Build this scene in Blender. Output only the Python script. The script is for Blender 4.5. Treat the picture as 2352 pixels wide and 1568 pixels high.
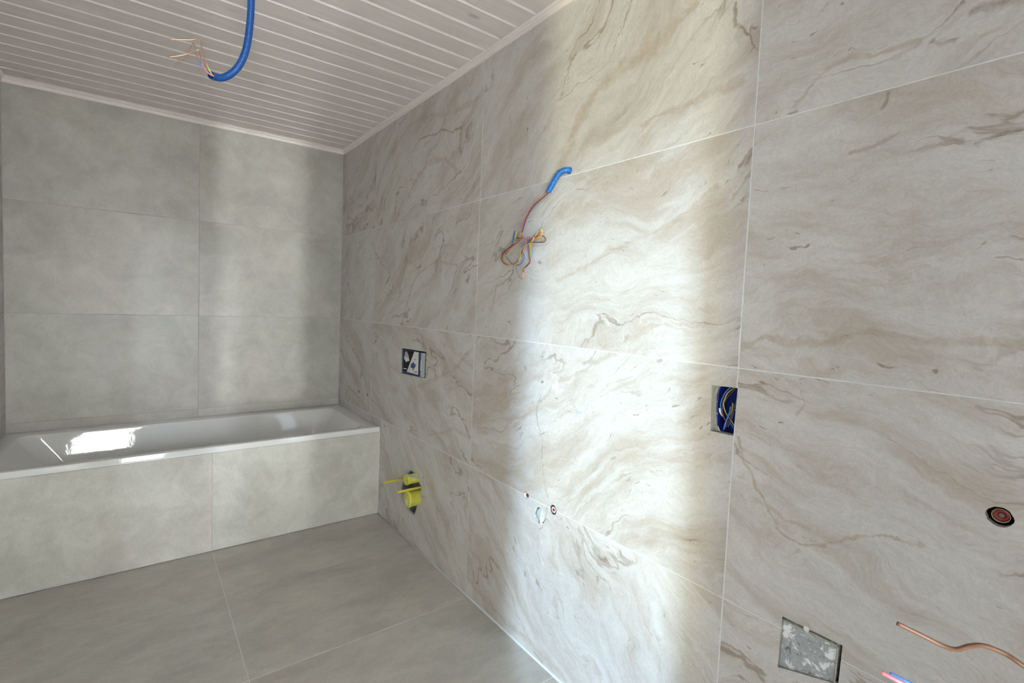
import bpy, bmesh, math, random
import numpy as np
from mathutils import Vector, Matrix, noise
from mathutils.geometry import delaunay_2d_cdt

for o in list(bpy.data.objects):
    bpy.data.objects.remove(o, do_unlink=True)
scene = bpy.context.scene
COL = scene.collection
random.seed(4)

# ---------------------------------------------------------------- camera
F, YAW, PITCH, ROLL = 1110.3804, -.6112, -.0545, .0372
CAM = Vector((-1.2394, -3.548, 1.3373))
CX, CY = 1094.444, 761.365
fw = Vector((-math.sin(YAW)*math.cos(PITCH), math.cos(YAW)*math.cos(PITCH), math.sin(PITCH)))
rt = fw.cross(Vector((0, 0, 1))).normalized()
up = rt.cross(fw)
rt, up = math.cos(ROLL)*rt+math.sin(ROLL)*up, -math.sin(ROLL)*rt+math.cos(ROLL)*up
cam_d = bpy.data.cameras.new('camera')
cam = bpy.data.objects.new('camera', cam_d)
COL.objects.link(cam)
cam.matrix_world = Matrix(((rt.x, up.x, -fw.x, CAM.x), (rt.y, up.y, -fw.y, CAM.y), (rt.z, up.z, -fw.z, CAM.z), (0, 0, 0, 1)))
cam_d.sensor_width = 36
cam_d.lens = F/2352*36
cam_d.shift_x = (1176-CX)/2352
cam_d.shift_y = (CY-784)/2352
cam_d.clip_start = .02
scene.camera = cam

# ---------------------------------------------------------------- world, lamps, exposure
scene.view_settings.view_transform = 'Standard'
scene.view_settings.look = 'None'
scene.view_settings.gamma = 1
scene.view_settings.use_curve_mapping = False
scene.view_settings.exposure = 0.24
world = bpy.data.worlds.new('sky')
scene.world = world
world.use_nodes = True
bg = world.node_tree.nodes['Background']
bg.inputs[0].default_value = (.985, .98, .97, 1)
bg.inputs[1].default_value = 18.5

YR = -4.45                      # rear wall (behind the camera)
WXA, WXB = -1.55, -1.10         # window opening in the rear wall


def area(name, loc, target, sx, sy, power, color, spread=180):
    l = bpy.data.lights.new(name, 'AREA')
    l.shape = 'RECTANGLE'
    l.size, l.size_y, l.energy, l.color = sx, sy, power, color
    l.spread = math.radians(spread)
    o = bpy.data.objects.new(name, l)
    COL.objects.link(o)
    d = (Vector(target)-Vector(loc))
    o.location = loc
    o.rotation_euler = d.to_track_quat('-Z', 'Y').to_euler()
    return o


def far_point(x_hit, y_hit, xj, dist, z):
    """a place outdoors, seen from (x_hit, y_hit) past the window jamb at xj"""
    d = (Vector((xj, YR, 0))-Vector((x_hit, y_hit, 0))).normalized()
    p = Vector((xj, YR, 0))+d*dist
    p.z = z
    return p


tgt = (-1.36, YR, 1.2)
# bright sky and sunlit ground outdoors, seen through the rear window
area('daylight_sky_oblique', far_point(0, -2.80, WXB, 20, 6.0), tgt, .5, 5.0, 10000, (.58, .78, 1.0))
area('daylight_ground_oblique', far_point(0, -2.87, WXB, 20, -2.6), tgt, .6, 3.0, 3300, (1.0, .95, .60))
area('daylight_ground_straight', far_point(-.27, 0, WXB, 20, -.8), tgt, .5, 3.2, 1550, (1.0, 1.0, .98))
area('daylight_sky_straight', far_point(-.70, 0, WXB, 20, 4.6), tgt, .5, 3.6, 850, (.84, .91, 1.0))
# fill lamp added beyond the left wall's opening, behind the camera
area('fill_light', (-2.25, -3.85, 1.25), (0, -2.9, 1.15), .9, 1.9, 13, (.92, .97, 1.0))


# ---------------------------------------------------------------- helpers
def obj(name, mesh, mats, parent=None, **props):
    o = bpy.data.objects.new(name, mesh)
    for m in (mats if isinstance(mats, (list, tuple)) else [mats]):
        if m and m.name not in [s.name for s in mesh.materials if s]:
            mesh.materials.append(m)
    COL.objects.link(o)
    if parent:
        o.parent = parent
    for k, v in props.items():
        o[k] = v
    return o


def thing(name, label, cat, loc=(0, 0, 0), group=None):
    o = bpy.data.objects.new(name, None)
    o.empty_display_size = .03
    COL.objects.link(o)
    o.location = loc
    o['label'], o['category'] = label, cat
    if group:
        o['group'] = group
    return o


def child(name, bm, mats, parent, smooth=False, **props):
    """link a bmesh given in world space as a part of its thing"""
    loc = Vector((0, 0, 0))
    p = parent
    while p:
        loc += p.location
        p = p.parent
    bmesh.ops.translate(bm, verts=bm.verts, vec=-loc)
    me = mesh_of(bm, name, smooth)
    return obj(name, me, mats, parent, **props)


def mesh_of(bm, name, smooth=False):
    me = bpy.data.meshes.new(name)
    bmesh.ops.recalc_face_normals(bm, faces=bm.faces) if smooth == 'fix' else None
    bm.to_mesh(me)
    bm.free()
    if smooth:
        for p in me.polygons:
            p.use_smooth = True
    return me


def ray(px, py):
    return fw+rt*((px-CX)/F)-up*((py-CY)/F)


def pix(px, py, t):
    return CAM+ray(px, py)*t


def on_x(px, py, x=0.0):
    d = ray(px, py)
    return CAM+d*((x-CAM.x)/d.x)


def box(bm, x0, x1, y0, y1, z0, z1):
    m = Matrix.Translation(((x0+x1)/2, (y0+y1)/2, (z0+z1)/2)) @ Matrix.Diagonal((x1-x0, y1-y0, z1-z0, 1))
    return bmesh.ops.create_cube(bm, size=1, matrix=m)


def catmull(pts, n=6):
    pts = [Vector(p) for p in pts]
    P = [pts[0]*2-pts[1]]+pts+[pts[-1]*2-pts[-2]]
    out = []
    for i in range(1, len(P)-2):
        a, b, c, d = P[i-1:i+3]
        for k in range(n):
            t = k/n
            out.append(.5*((2*b)+(c-a)*t+(2*a-5*b+4*c-d)*t*t+(3*b-a-3*c+d)*t*t*t))
    out.append(pts[-1])
    return out


def resample(pts, step):
    out, acc = [pts[0]], 0.0
    cur = pts[0]
    i = 1
    while i < len(pts):
        d = (pts[i]-cur).length
        if acc+d >= step:
            cur = cur+(pts[i]-cur)*((step-acc)/d)
            out.append(cur)
            acc = 0
        else:
            acc += d
            cur = pts[i]
            i += 1
    return out


def tube(bm, pts, radius, seg=8, cap=True, mat=0):
    """radius: number or function of index"""
    n = len(pts)
    t0 = (pts[1]-pts[0]).normalized()
    a = t0.orthogonal().normalized()
    rings = []
    for i, p in enumerate(pts):
        t = ((pts[min(i+1, n-1)]-pts[max(i-1, 0)])).normalized()
        a = (a-t*a.dot(t)).normalized()
        b = t.cross(a)
        r = radius(i) if callable(radius) else radius
        rings.append([bm.verts.new(p+(a*math.cos(2*math.pi*k/seg)+b*math.sin(2*math.pi*k/seg))*r) for k in range(seg)])
    for i in range(n-1):
        for k in range(seg):
            f = bm.faces.new((rings[i][k], rings[i][(k+1) % seg], rings[i+1][(k+1) % seg], rings[i+1][k]))
            f.material_index = mat
    if cap:
        bm.faces.new(list(reversed(rings[0]))).material_index = mat
        bm.faces.new(rings[-1]).material_index = mat
    return rings


def wire_bm(pts, r, n=6, seg=8):
    bm = bmesh.new()
    tube(bm, catmull(pts, n), r, seg)
    return bm


def circle(cu, cv, r, n=20, wob=0.0, seed=0):
    rnd = random.Random(seed)
    return [(cu+r*(1+wob*(rnd.random()-.5))*math.cos(2*math.pi*k/n), cv+r*(1+wob*(rnd.random()-.5))*math.sin(2*math.pi*k/n)) for k in range(n)]


def inside(p, poly):
    x, y = p
    c = False
    n = len(poly)
    for i in range(n):
        x1, y1 = poly[i]
        x2, y2 = poly[i-1]
        if (y1 > y) != (y2 > y) and x < (x2-x1)*(y-y1)/(y2-y1)+x1:
            c = not c
    return c


def plate(rect, holes, depth, bevel=0.0):
    """rectangle (u0,u1,v0,v1) minus polygons, front face at z=0, sides down to z=-depth"""
    u0, u1, v0, v1 = rect
    bm = bmesh.new()
    hs = [h for h in holes if max(p[0] for p in h) > u0 and min(p[0] for p in h) < u1 and max(p[1] for p in h) > v0 and min(p[1] for p in h) < v1]
    if not hs:
        b = bevel
        top = [bm.verts.new(c) for c in ((u0+b, v0+b, 0), (u1-b, v0+b, 0), (u1-b, v1-b, 0), (u0+b, v1-b, 0))]
        low = [bm.verts.new(c) for c in ((u0, v0, -b), (u1, v0, -b), (u1, v1, -b), (u0, v1, -b))] if b else top
        bot = [bm.verts.new(c) for c in ((u0, v0, -depth), (u1, v0, -depth), (u1, v1, -depth), (u0, v1, -depth))]
        bm.faces.new(top)
        for k in range(4):
            j = (k+1) % 4
            if b:
                bm.faces.new((low[k], low[j], top[j], top[k]))
            bm.faces.new((bot[k], bot[j], low[j], low[k]))
        return bm
    V = [Vector(c) for c in ((u0, v0), (u1, v0), (u1, v1), (u0, v1))]
    Ed = [(0, 1), (1, 2), (2, 3), (3, 0)]
    for h in hs:
        b0 = len(V)
        V += [Vector(p) for p in h]
        Ed += [(b0+i, b0+(i+1) % len(h)) for i in range(len(h))]
    vo, eo, fo, *_ = delaunay_2d_cdt(V, Ed, [], 0, 1e-6)
    bv = [bm.verts.new((v.x, v.y, 0)) for v in vo]
    for f in fo:
        c = sum((vo[i] for i in f), Vector((0, 0)))/len(f)
        if not (u0 < c.x < u1 and v0 < c.y < v1) or any(inside(c, h) for h in hs):
            continue
        try:
            fc = bm.faces.new([bv[i] for i in f])
            fc.normal_update()
            if fc.normal.z < 0:
                fc.normal_flip()
        except ValueError:
            pass
    bmesh.ops.delete(bm, geom=[v for v in bm.verts if not v.link_faces], context='VERTS')
    edges = [e for e in bm.edges if len(e.link_faces) == 1]
    low = {}
    for e in edges:
        for v in e.verts:
            if v not in low:
                low[v] = bm.verts.new((v.co.x, v.co.y, -depth))
    for e in edges:
        l = e.link_faces[0].loops
        for lp in l:
            if lp.edge == e:
                a, b = lp.vert, lp.link_loop_next.vert
                bm.faces.new((b, a, low[a], low[b]))
                break
    return bm


FR = {  # wall frames: origin, u, v, n
    'right': ((0, 0, 0), (0, -1, 0), (0, 0, 1), (-1, 0, 0)),
    'back': ((0, 0, 0), (1, 0, 0), (0, 0, 1), (0, -1, 0)),
    'left': ((-1.8273, 0, 0), (0, 1, 0), (0, 0, 1), (1, 0, 0)),
    'rear': ((0, YR, 0), (-1, 0, 0), (0, 0, 1), (0, 1, 0)),
    'floor': ((0, 0, 0), (1, 0, 0), (0, 1, 0), (0, 0, 1)),
    'apron': ((0, -.7617, 0), (1, 0, 0), (0, 0, 1), (0, -1, 0)),
}


def frame(key, u=0, v=0, n=0):
    o, U, V, N = [Vector(a) for a in FR[key]]
    p = o+U*u+V*v+N*n
    return Matrix(((U.x, V.x, N.x, p.x), (U.y, V.y, N.y, p.y), (U.z, V.z, N.z, p.z), (0, 0, 0, 1)))


def slab(name, key, rect, holes, mat, depth=.0, recess=.0012, thick=.14):
    """grout bed of a wall (with its holes) plus the wall's solid back"""
    bm = plate(rect, holes, .012)
    u0, u1, v0, v1 = rect
    if thick:
        b = [bm.verts.new(c) for c in ((u0, v0, -thick), (u1, v0, -thick), (u1, v1, -thick), (u0, v1, -thick))]
        t = [bm.verts.new(c) for c in ((u0, v0, -.012), (u1, v0, -.012), (u1, v1, -.012), (u0, v1, -.012))]
        bm.faces.new(list(reversed(b)))
        for k in range(4):
            bm.faces.new((b[k], b[(k+1) % 4], t[(k+1) % 4], t[k]))
    me = mesh_of(bm, name)
    me.transform(frame(key, 0, 0, -recess))
    return obj(name, me, mat, kind='structure')


def lay_tiles(parent, key, us, vs, holes, mat, gap, angles=None, tones=None, depth=.010, edge=.0007, skip=()):
    k = 0
    for j in range(len(vs)-1):
        for i in range(len(us)-1):
            k += 1
            if (i, j) in skip:
                continue
            u0, u1, v0, v1 = us[i]+gap/2, us[i+1]-gap/2, vs[j]+gap/2, vs[j+1]-gap/2
            cu, cv = (u0+u1)/2, (v0+v1)/2
            hh = [[(p[0]-cu, p[1]-cv) for p in h] for h in holes]
            bm = plate((u0-cu, u1-cu, v0-cv, v1-cv), hh, depth, edge)
            if not bm.faces:
                bm.free()
                continue
            o = obj('tile', mesh_of(bm, 'tile'), mat(i, j, cu, cv) if callable(mat) else mat, parent)
            o.matrix_local = frame(key, cu, cv, 0)
            o['angle'] = float(angles(i, j)) if angles else 0.0
            o['tone'] = float(tones(i, j)) if tones else 1.0
            o['shift'] = float((k*3.71+len(key)*1.37) % 23)


# ---------------------------------------------------------------- materials
def new_mat(name):
    m = bpy.data.materials.new(name)
    m.use_nodes = True
    nt = m.node_tree
    return m, nt, nt.nodes['Principled BSDF']


class N:
    """tiny node-graph writer"""
    def __init__(s, nt):
        s.nt = nt

    def add(s, typ, ins=(), out=0, **kw):
        n = s.nt.nodes.new(typ)
        for k, v in kw.items():
            setattr(n, k, v)
        for key, v in (ins.items() if isinstance(ins, dict) else enumerate(ins)):
            if v is None:
                continue
            if isinstance(v, bpy.types.NodeSocket):
                s.nt.links.new(v, n.inputs[key])
            else:
                n.inputs[key].default_value = v
        return n.outputs[out]

    def math(s, op, a, b=None, c=None, clamp=False):
        return s.add('ShaderNodeMath', [a, b, c], operation=op, use_clamp=clamp)

    def vmath(s, op, a, b=None, out=0):
        return s.add('ShaderNodeVectorMath', [a, b], out=out, operation=op)

    def noise(s, vec, scale, detail=4, rough=.55, dist=0, out=0):
        return s.add('ShaderNodeTexNoise', {'Vector': vec, 'Scale': scale, 'Detail': detail, 'Roughness': rough, 'Distortion': dist}, out=out)

    def map(s, v, a, b, c=0.0, d=1.0, smooth=True):
        return s.add('ShaderNodeMapRange', {0: v, 1: a, 2: b, 3: c, 4: d}, interpolation_type='SMOOTHSTEP' if smooth else 'LINEAR')

    def mix(s, f, a, b, blend='MIX'):
        n = s.nt.nodes.new('ShaderNodeMix')
        n.data_type = 'RGBA'
        n.blend_type = blend
        for idx, v in ((0, f), (6, a), (7, b)):
            if isinstance(v, bpy.types.NodeSocket):
                s.nt.links.new(v, n.inputs[idx])
            elif idx == 0:
                n.inputs[0].default_value = v
            else:
                n.inputs[idx].default_value = (*v, 1)
        return n.outputs[2]

    def attr(s, name):
        n = s.nt.nodes.new('ShaderNodeAttribute')
        n.attribute_type = 'OBJECT'
        n.attribute_name = name
        return n.outputs['Fac']


def plain(name, color, rough=.5, metal=0.0, spec=.5, vary=0.0, scale=40):
    m, nt, b = new_mat(name)
    b.inputs['Roughness'].default_value = rough
    b.inputs['Metallic'].default_value = metal
    b.inputs['Specular IOR Level'].default_value = spec
    g = N(nt)
    if vary:
        co = g.add('ShaderNodeTexCoord', out=3)
        n = g.map(g.noise(co, scale, 5), .3, .7)
        c = g.mix(n, tuple(x*(1-vary) for x in color), tuple(min(1, x*(1+vary)) for x in color))
        nt.links.new(c, b.inputs['Base Color'])
    else:
        b.inputs['Base Color'].default_value = (*color, 1)
    return m


def marble(veins=()):
    m, nt, b = new_mat('travertine_tile')
    g = N(nt)
    co = g.add('ShaderNodeTexCoord', out=3)
    sh = g.attr('shift')
    off = g.add('ShaderNodeCombineXYZ', [sh, g.math('MULTIPLY', sh, 1.7), g.math('MULTIPLY', sh, .37)])
    P = g.vmath('ADD', co, off)
    w1 = g.vmath('SUBTRACT', g.noise(P, 1.5, 3, .5, out=1), (.5, .5, .5))
    w2 = g.vmath('SUBTRACT', g.noise(P, 7, 4, .6, out=1), (.5, .5, .5))
    w3 = g.vmath('SUBTRACT', g.noise(P, 38, 3, .6, out=1), (.5, .5, .5))
    W = g.vmath('ADD', P, g.vmath('MULTIPLY', w1, (.44, .44, .1)))
    W = g.vmath('ADD', W, g.vmath('MULTIPLY', w2, (.085, .085, .05)))
    W = g.vmath('ADD', W, g.vmath('MULTIPLY', w3, (.012, .012, .01)))
    rot = g.add('ShaderNodeVectorRotate', {'Vector': W, 'Angle': g.math('MULTIPLY', g.attr('angle'), -1.0)}, rotation_type='Z_AXIS')
    S = g.vmath('MULTIPLY', rot, (1.0, 3.6, 1.0))
    S2 = g.vmath('MULTIPLY', rot, (1.0, 5.0, 1.0))
    n1 = g.noise(S, 2.5, 10, .66)
    n2 = g.noise(g.vmath('ADD', S2, (3.1, 7.7, 1.9)), 5.0, 10, .70)
    n3 = g.noise(g.vmath('ADD', S, (9.1, 2.7, 5.5)), 1.2, 5, .5)
    n4 = g.noise(g.vmath('MULTIPLY', rot, (1, 1.6, 1)), 150, 4, .75)
    n5 = g.noise(g.vmath('MULTIPLY', rot, (1, 2.2, 1)), 24, 5, .7)
    n4m = g.noise(P, 11, 3, .6)
    n4m2 = g.noise(P, 26, 4, .7)
    light, pale, tan, brown = (.54, .51, .478), (.605, .585, .56), (.435, .365, .298), (.25, .185, .135)
    col = g.mix(g.map(n1, .40, .62), light, pale)
    band = g.map(n1, .49, .33)
    col = g.mix(g.math('MULTIPLY', band, .62), col, tan)
    streak = g.math('MULTIPLY', g.map(n2, .50, .70), g.map(n3, .36, .60))
    col = g.mix(g.math('MULTIPLY', streak, .68), col, tan)
    # thin veins: level lines of the warped streak noise
    v = g.math('ABSOLUTE', g.math('SUBTRACT', n3, .52))
    vein = g.math('MULTIPLY', g.map(v, .010, .0015), g.map(g.noise(P, 2.3, 3), .44, .60))
    col = g.mix(g.math('MULTIPLY', vein, .65), col, brown)
    # pores, elongated along the bedding
    pn = g.noise(g.vmath('MULTIPLY', rot, (24, 75, 24)), 1, 2, .5)
    pores = g.math('MULTIPLY', g.map(pn, .67, .74), g.map(g.noise(P, 3.4, 3), .38, .58))
    col = g.mix(g.math('MULTIPLY', pores, .75), col, brown)
    # single strong veins that this tile carries (pigment, in the tile's own coordinates)
    Q = g.vmath('ADD', g.vmath('ADD', co, g.vmath('MULTIPLY', w2, (.055, .055, 0))), g.vmath('MULTIPLY', w3, (.022, .022, 0)))
    for pts, wid, strength, colr in veins:
        dmin = None
        for (a0, a1), (b0, b1) in zip(pts, pts[1:]):
            A, BA = (a0, a1, 0), Vector((b0-a0, b1-a1, 0))
            pa = g.vmath('SUBTRACT', Q, A)
            pa = g.vmath('MULTIPLY', pa, (1, 1, 0))
            h = g.math('MULTIPLY', g.vmath('DOT_PRODUCT', pa, tuple(BA), out=1), 1/BA.length_squared, clamp=True)
            sc = g.add('ShaderNodeVectorMath', {0: tuple(BA), 3: h}, operation='SCALE')
            d = g.vmath('LENGTH', g.vmath('SUBTRACT', pa, sc), out=1)
            dmin = d if dmin is None else g.math('MINIMUM', dmin, d)
        ww = g.math('MULTIPLY', g.map(n4m, .3, .7, .35, 1.5), wid)
        f = g.map(g.math('DIVIDE', dmin, ww), 1.0, .15)
        f = g.math('MULTIPLY', f, g.map(n4m2, .30, .62, .35, 1.0))
        col = g.mix(g.math('MULTIPLY', f, strength), col, colr)
    # grain
    mot = g.map(n5, .3, .7, .95, 1.045)
    gr = g.math('MULTIPLY', g.map(n4, .25, .75, .90, 1.09), mot)
    col = g.mix(1.0, col, g.add('ShaderNodeCombineXYZ', [gr, gr, gr]), 'MULTIPLY')
    tn = g.attr('tone')
    col = g.mix(1.0, col, g.add('ShaderNodeCombineXYZ', [tn, tn, tn]), 'MULTIPLY')
    nt.links.new(col, b.inputs['Base Color'])
    nt.links.new(g.map(n1, .3, .7, .42, .34), b.inputs['Roughness'])
    bp = g.add('ShaderNodeBump', {'Strength': .05, 'Distance': .002, 'Height': n4})
    nt.links.new(bp, b.inputs['Normal'])
    return m


def concrete(name, a, c, rough, streak=(1, 1, 1)):
    m, nt, b = new_mat(name)
    g = N(nt)
    co = g.add('ShaderNodeTexCoord', out=3)
    sh = g.attr('shift')
    P = g.vmath('ADD', co, g.add('ShaderNodeCombineXYZ', [sh, g.math('MULTIPLY', sh, 2.3), 0.0]))
    S = g.vmath('MULTIPLY', P, streak)
    n1 = g.noise(S, 2.4, 8, .62, .4)
    n2 = g.noise(g.vmath('ADD', S, (5, 3, 1)), 9, 8, .7, .6)
    n3 = g.math('ADD', g.math('MULTIPLY', g.noise(g.vmath('MULTIPLY', P, (1, 3.5, 1)), 50, 6, .75), .5), g.math('MULTIPLY', g.noise(g.vmath('MULTIPLY', P, (4.5, 1, 1)), 34, 6, .75), .5))
    nb = g.noise(g.vmath('ADD', P, (2, 9, 4)), 1.2, 3, .5)
    f = g.math('ADD', g.math('MULTIPLY', n1, .42), g.math('ADD', g.math('MULTIPLY', n2, .28), g.math('MULTIPLY', n3, .30)))
    col = g.mix(g.map(f, .36, .63), a, c)
    warm = g.mix(g.map(nb, .35, .65), (.985, 1.0, .985), (1.02, 1.0, .985))
    col = g.mix(1.0, col, warm, 'MULTIPLY')
    spots = g.math('MULTIPLY', g.map(g.noise(g.vmath('MULTIPLY', P, (1, 1.6, 1)), 34, 4, .75), .60, .72), g.map(g.noise(P, 3.0, 3), .50, .68))
    col = g.mix(g.math('MULTIPLY', spots, .38), col, tuple(x*.55 for x in a))
    tn = g.attr('tone')
    col = g.mix(1.0, col, g.add('ShaderNodeCombineXYZ', [tn, tn, tn]), 'MULTIPLY')
    nt.links.new(col, b.inputs['Base Color'])
    nt.links.new(g.map(n2, .3, .7, rough-.05, rough+.06), b.inputs['Roughness'])
    bp = g.add('ShaderNodeBump', {'Strength': .05, 'Distance': .002, 'Height': n3})
    nt.links.new(bp, b.inputs['Normal'])
    return m


def wood():
    m, nt, b = new_mat('whitewashed_spruce')
    g = N(nt)
    co = g.add('ShaderNodeTexCoord', out=3)
    sh = g.attr('shift')
    P = g.vmath('ADD', co, g.add('ShaderNodeCombineXYZ', [sh, g.math('MULTIPLY', sh, 1.9), 0.0]))
    n1 = g.noise(g.vmath('MULTIPLY', P, (1.2, 14, 1)), 3, 6, .6, .5)
    col = g.mix(g.map(n1, .3, .7), (.80, .73, .71), (.86, .79, .77))
    vo = g.add('ShaderNodeTexVoronoi', {'Vector': g.vmath('MULTIPLY', P, (4.2, 9.5, 1)), 'Scale': 1.0, 'Randomness': 1.0}, out=0)
    k = g.map(vo, .16, .05)
    on = g.map(g.noise(P, 2.2, 2), .40, .55)
    col = g.mix(g.math('MULTIPLY', g.math('MULTIPLY', k, on), .55), col, (.40, .40, .40))
    nt.links.new(col, b.inputs['Base Color'])
    b.inputs['Roughness'].default_value = .5
    return m


def mortar():
    m, nt, b = new_mat('splashed_mortar')
    g = N(nt)
    co = g.add('ShaderNodeTexCoord', out=3)
    n1 = g.noise(co, 26, 7, .7, 1.0)
    n2 = g.noise(co, 120, 4, .7)
    col = g.mix(g.map(n2, .3, .7), (.33, .345, .35), (.46, .475, .48))
    col = g.mix(g.map(n1, .54, .57), col, (.82, .83, .83))
    col = g.mix(g.math('MULTIPLY', g.map(n1, .41, .37), .8), col, (.10, .10, .095))
    nt.links.new(col, b.inputs['Base Color'])
    b.inputs['Roughness'].default_value = .75
    bp = g.add('ShaderNodeBump', {'Strength': .5, 'Distance': .002, 'Height': n2})
    nt.links.new(bp, b.inputs['Normal'])
    return m


def splashed(name, base, splash, lo, hi, scale=60, rough=.45):
    m, nt, b = new_mat(name)
    g = N(nt)
    co = g.add('ShaderNodeTexCoord', out=3)
    n = g.noise(co, scale, 5, .65, .4)
    nt.links.new(g.mix(g.map(n, lo, hi), base, splash), b.inputs['Base Color'])
    b.inputs['Roughness'].default_value = rough
    return m


def enamel():
    m, nt, b = new_mat('white_enamel')
    g = N(nt)
    b.inputs['Base Color'].default_value = (.80, .80, .81, 1)
    b.inputs['Roughness'].default_value = .04
    b.inputs['IOR'].default_value = 1.8
    co = g.add('ShaderNodeTexCoord', out=3)
    bp = g.add('ShaderNodeBump', {'Strength': .035, 'Distance': .004, 'Height': g.noise(co, 42, 3, .5)})
    nt.links.new(bp, b.inputs['Normal'])
    return m


def smear():
    m, nt, b = new_mat('plaster_smear')
    g = N(nt)
    co = g.add('ShaderNodeTexCoord', out=3)
    b.inputs['Base Color'].default_value = (.80, .80, .79, 1)
    b.inputs['Roughness'].default_value = .8
    nt.links.new(g.map(g.noise(co, 28, 4, .6), .32, .58, .0, .62), b.inputs['Alpha'])
    return m


def pane():
    m, nt, b = new_mat('window_glass')
    g = N(nt)
    out = nt.nodes['Material Output']
    tr = g.add('ShaderNodeBsdfTransparent', [(.94, .96, .95, 1)])
    gl = g.add('ShaderNodeBsdfGlossy', {'Roughness': .02})
    fr = g.add('ShaderNodeFresnel', [1.45])
    mx = g.add('ShaderNodeMixShader', [fr, tr, gl])
    nt.links.new(mx, out.inputs['Surface'])
    return m


M_MARBLE = marble()
M_CONC = concrete('concrete_look_tile', (.400, .386, .362), (.590, .574, .545), .36)
M_FLOOR = concrete('concrete_look_floor_tile', (.390, .370, .342), (.560, .538, .502), .40, (1, 2.2, 1))
M_GROUT = plain('white_grout', (.74, .75, .74), .7, vary=.05)
M_GREYGROUT = plain('grey_grout', (.40, .40, .385), .8)
M_LGROUT = plain('light_grey_grout', (.45, .445, .43), .8)
M_FGROUT = plain('pale_floor_grout', (.74, .73, .70), .8)
M_SIL = plain('white_silicone', (.76, .78, .78), .45)
M_WOOD = wood()
M_GROOVE = plain('pale_groove', (.92, .86, .84), .45)  # lighter tone for the board bevels and the ceiling backing
M_TRIM = plain('white_painted_wood', (.88, .80, .77), .42, vary=.02)
M_CAULK = plain('dark_shadow_gap', (.10, .095, .08), .9)
M_ENAMEL = enamel()
M_COND = plain('blue_conduit_plastic', (.006, .078, .32), .38)
M_COND_L = plain('light_blue_conduit_plastic', (  .012, .135, .44), .36)
M_BLUE = plain('blue_insulation', (.08, .20, .58), .4)
M_PINK = plain('pink_insulation', (.80, .17, .20), .4)
M_BROWN = plain('brown_insulation', (.20, .07, .035), .42)
M_CABLE = plain('tan_brown_insulation', (.155, .068, .038), .5)
M_COPPER = plain('bare_copper', (.78, .36, .22), .28, metal=1.0)
M_DARKCOPPER = plain('tarnished_copper', (.20, .12, .09), .4, metal=.6)
M_YEL = plain('yellow_plastic', (.63, .56, .06), .4)
M_BLACK = plain('black_cavity', (.012, .012, .013), .9)
M_DKGREY = plain('dark_grey_board', (.15, .15, .148), .8, vary=.2)
M_RED = plain('dark_red_plug', (.22, .012, .015), .35)
M_RED2 = plain('bright_red_plug', (.30, .012, .014), .35)
M_STEEL = plain('dull_steel', (.36, .38, .42), .35, metal=.8)
M_BRASS = plain('brass_ring', (.62, .54, .32), .3, metal=.9)
M_PIPE = plain('pale_grey_plastic', (.47, .54, .55), .35)
M_WHITEP = plain('white_plastic', (.78, .77, .75), .4)
M_MORTAR = mortar()
M_YELSPL = splashed('yellow_plastic_with_plaster', (.62, .60, .08), (.36, .37, .36), .56, .62, 15)
M_BLUESPL = splashed('navy_plastic_with_plaster', (.028, .030, .14), (.72, .73, .74), .68, .72, 90)
M_BLUEBOX = plain('deep_blue_plastic', (.006, .022, .20), .4)
M_BLUERIM = splashed('blue_plastic_with_white_plaster', (.008, .028, .26), (.74, .74, .72), .55, .60, 90)
M_PLASTER = plain('beige_plaster', (.40, .385, .32), .85, vary=.15, scale=120)
M_SMEAR = smear()
M_PANE = pane()
m, nt, b = new_mat('yellow_green_insulation')
g = N(nt)
wv = g.add('ShaderNodeTexCoord', out=3)
nt.links.new(g.mix(g.map(g.noise(wv, 90, 1), .50, .56), (.70, .60, .04), (.22, .45, .03)), b.inputs['Base Color'])
b.inputs['Roughness'].default_value = .4
M_YG = m
M_YELWIRE = plain('yellow_insulation', (.58, .50, .08), .4)

# ---------------------------------------------------------------- room shell
XL, YB, ZC = -1.8273, -.7617, 2.43
Z3 = .6038
ZB = 2.4025


def wpoly(pts, x=0.0):
    """outline on the right wall, as (u, v)"""
    return [(-p.y, p.z) for p in (on_x(a, c, x) for a, c in pts)]


H_FLUSH = wpoly([(921, 799), (979, 808), (977, 869), (921, 857)])
H_YEL = wpoly([(943, 1079), (952, 1087), (968, 1118), (961, 1152), (951, 1184), (937, 1171), (927, 1150), (922, 1128), (926, 1100)])
H_BLUE = wpoly([(1635, 884), (1694, 891), (1684, 1001), (1632, 989)])
H_PLAS = wpoly([(1797, 1415), (1935, 1482), (1925, 1572), (1786, 1531)])
H_COND = circle(2.310, 1.8205, .0125, 18)
H_TAP1, H_TAP2 = circle(.3935, .7145, .0145, 14, .2, 1), circle(.5405, .7178, .0158, 14, .2, 2)
H_RED1, H_RED2 = circle(2.160, .6062, .0145, 14, .12, 3), circle(2.307, .6030, .0185, 16, .10, 4)
H_DRAIN = circle(2.2385, .5545, .0305, 26, .05, 5)
H_RED3 = circle(3.4005, 1.0005, .0172, 22, .12, 6)
H_WIRE1 = circle(3.62, .80, .03, 14)
RH = [H_FLUSH, H_YEL, H_BLUE, H_PLAS, H_COND, H_TAP1, H_TAP2, H_RED1, H_RED2, H_DRAIN, H_RED3, H_WIRE1]
FILL_DOORWAY = [(-4.28, -.02), (-4.28, 2.06), (-3.42, 2.06), (-3.42, -.02)]   # unseen doorway added in the left wall to let the fill in
WIN = [(-WXB, .12), (-WXA, .12), (-WXA, 2.12), (-WXB, 2.12)]

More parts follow.
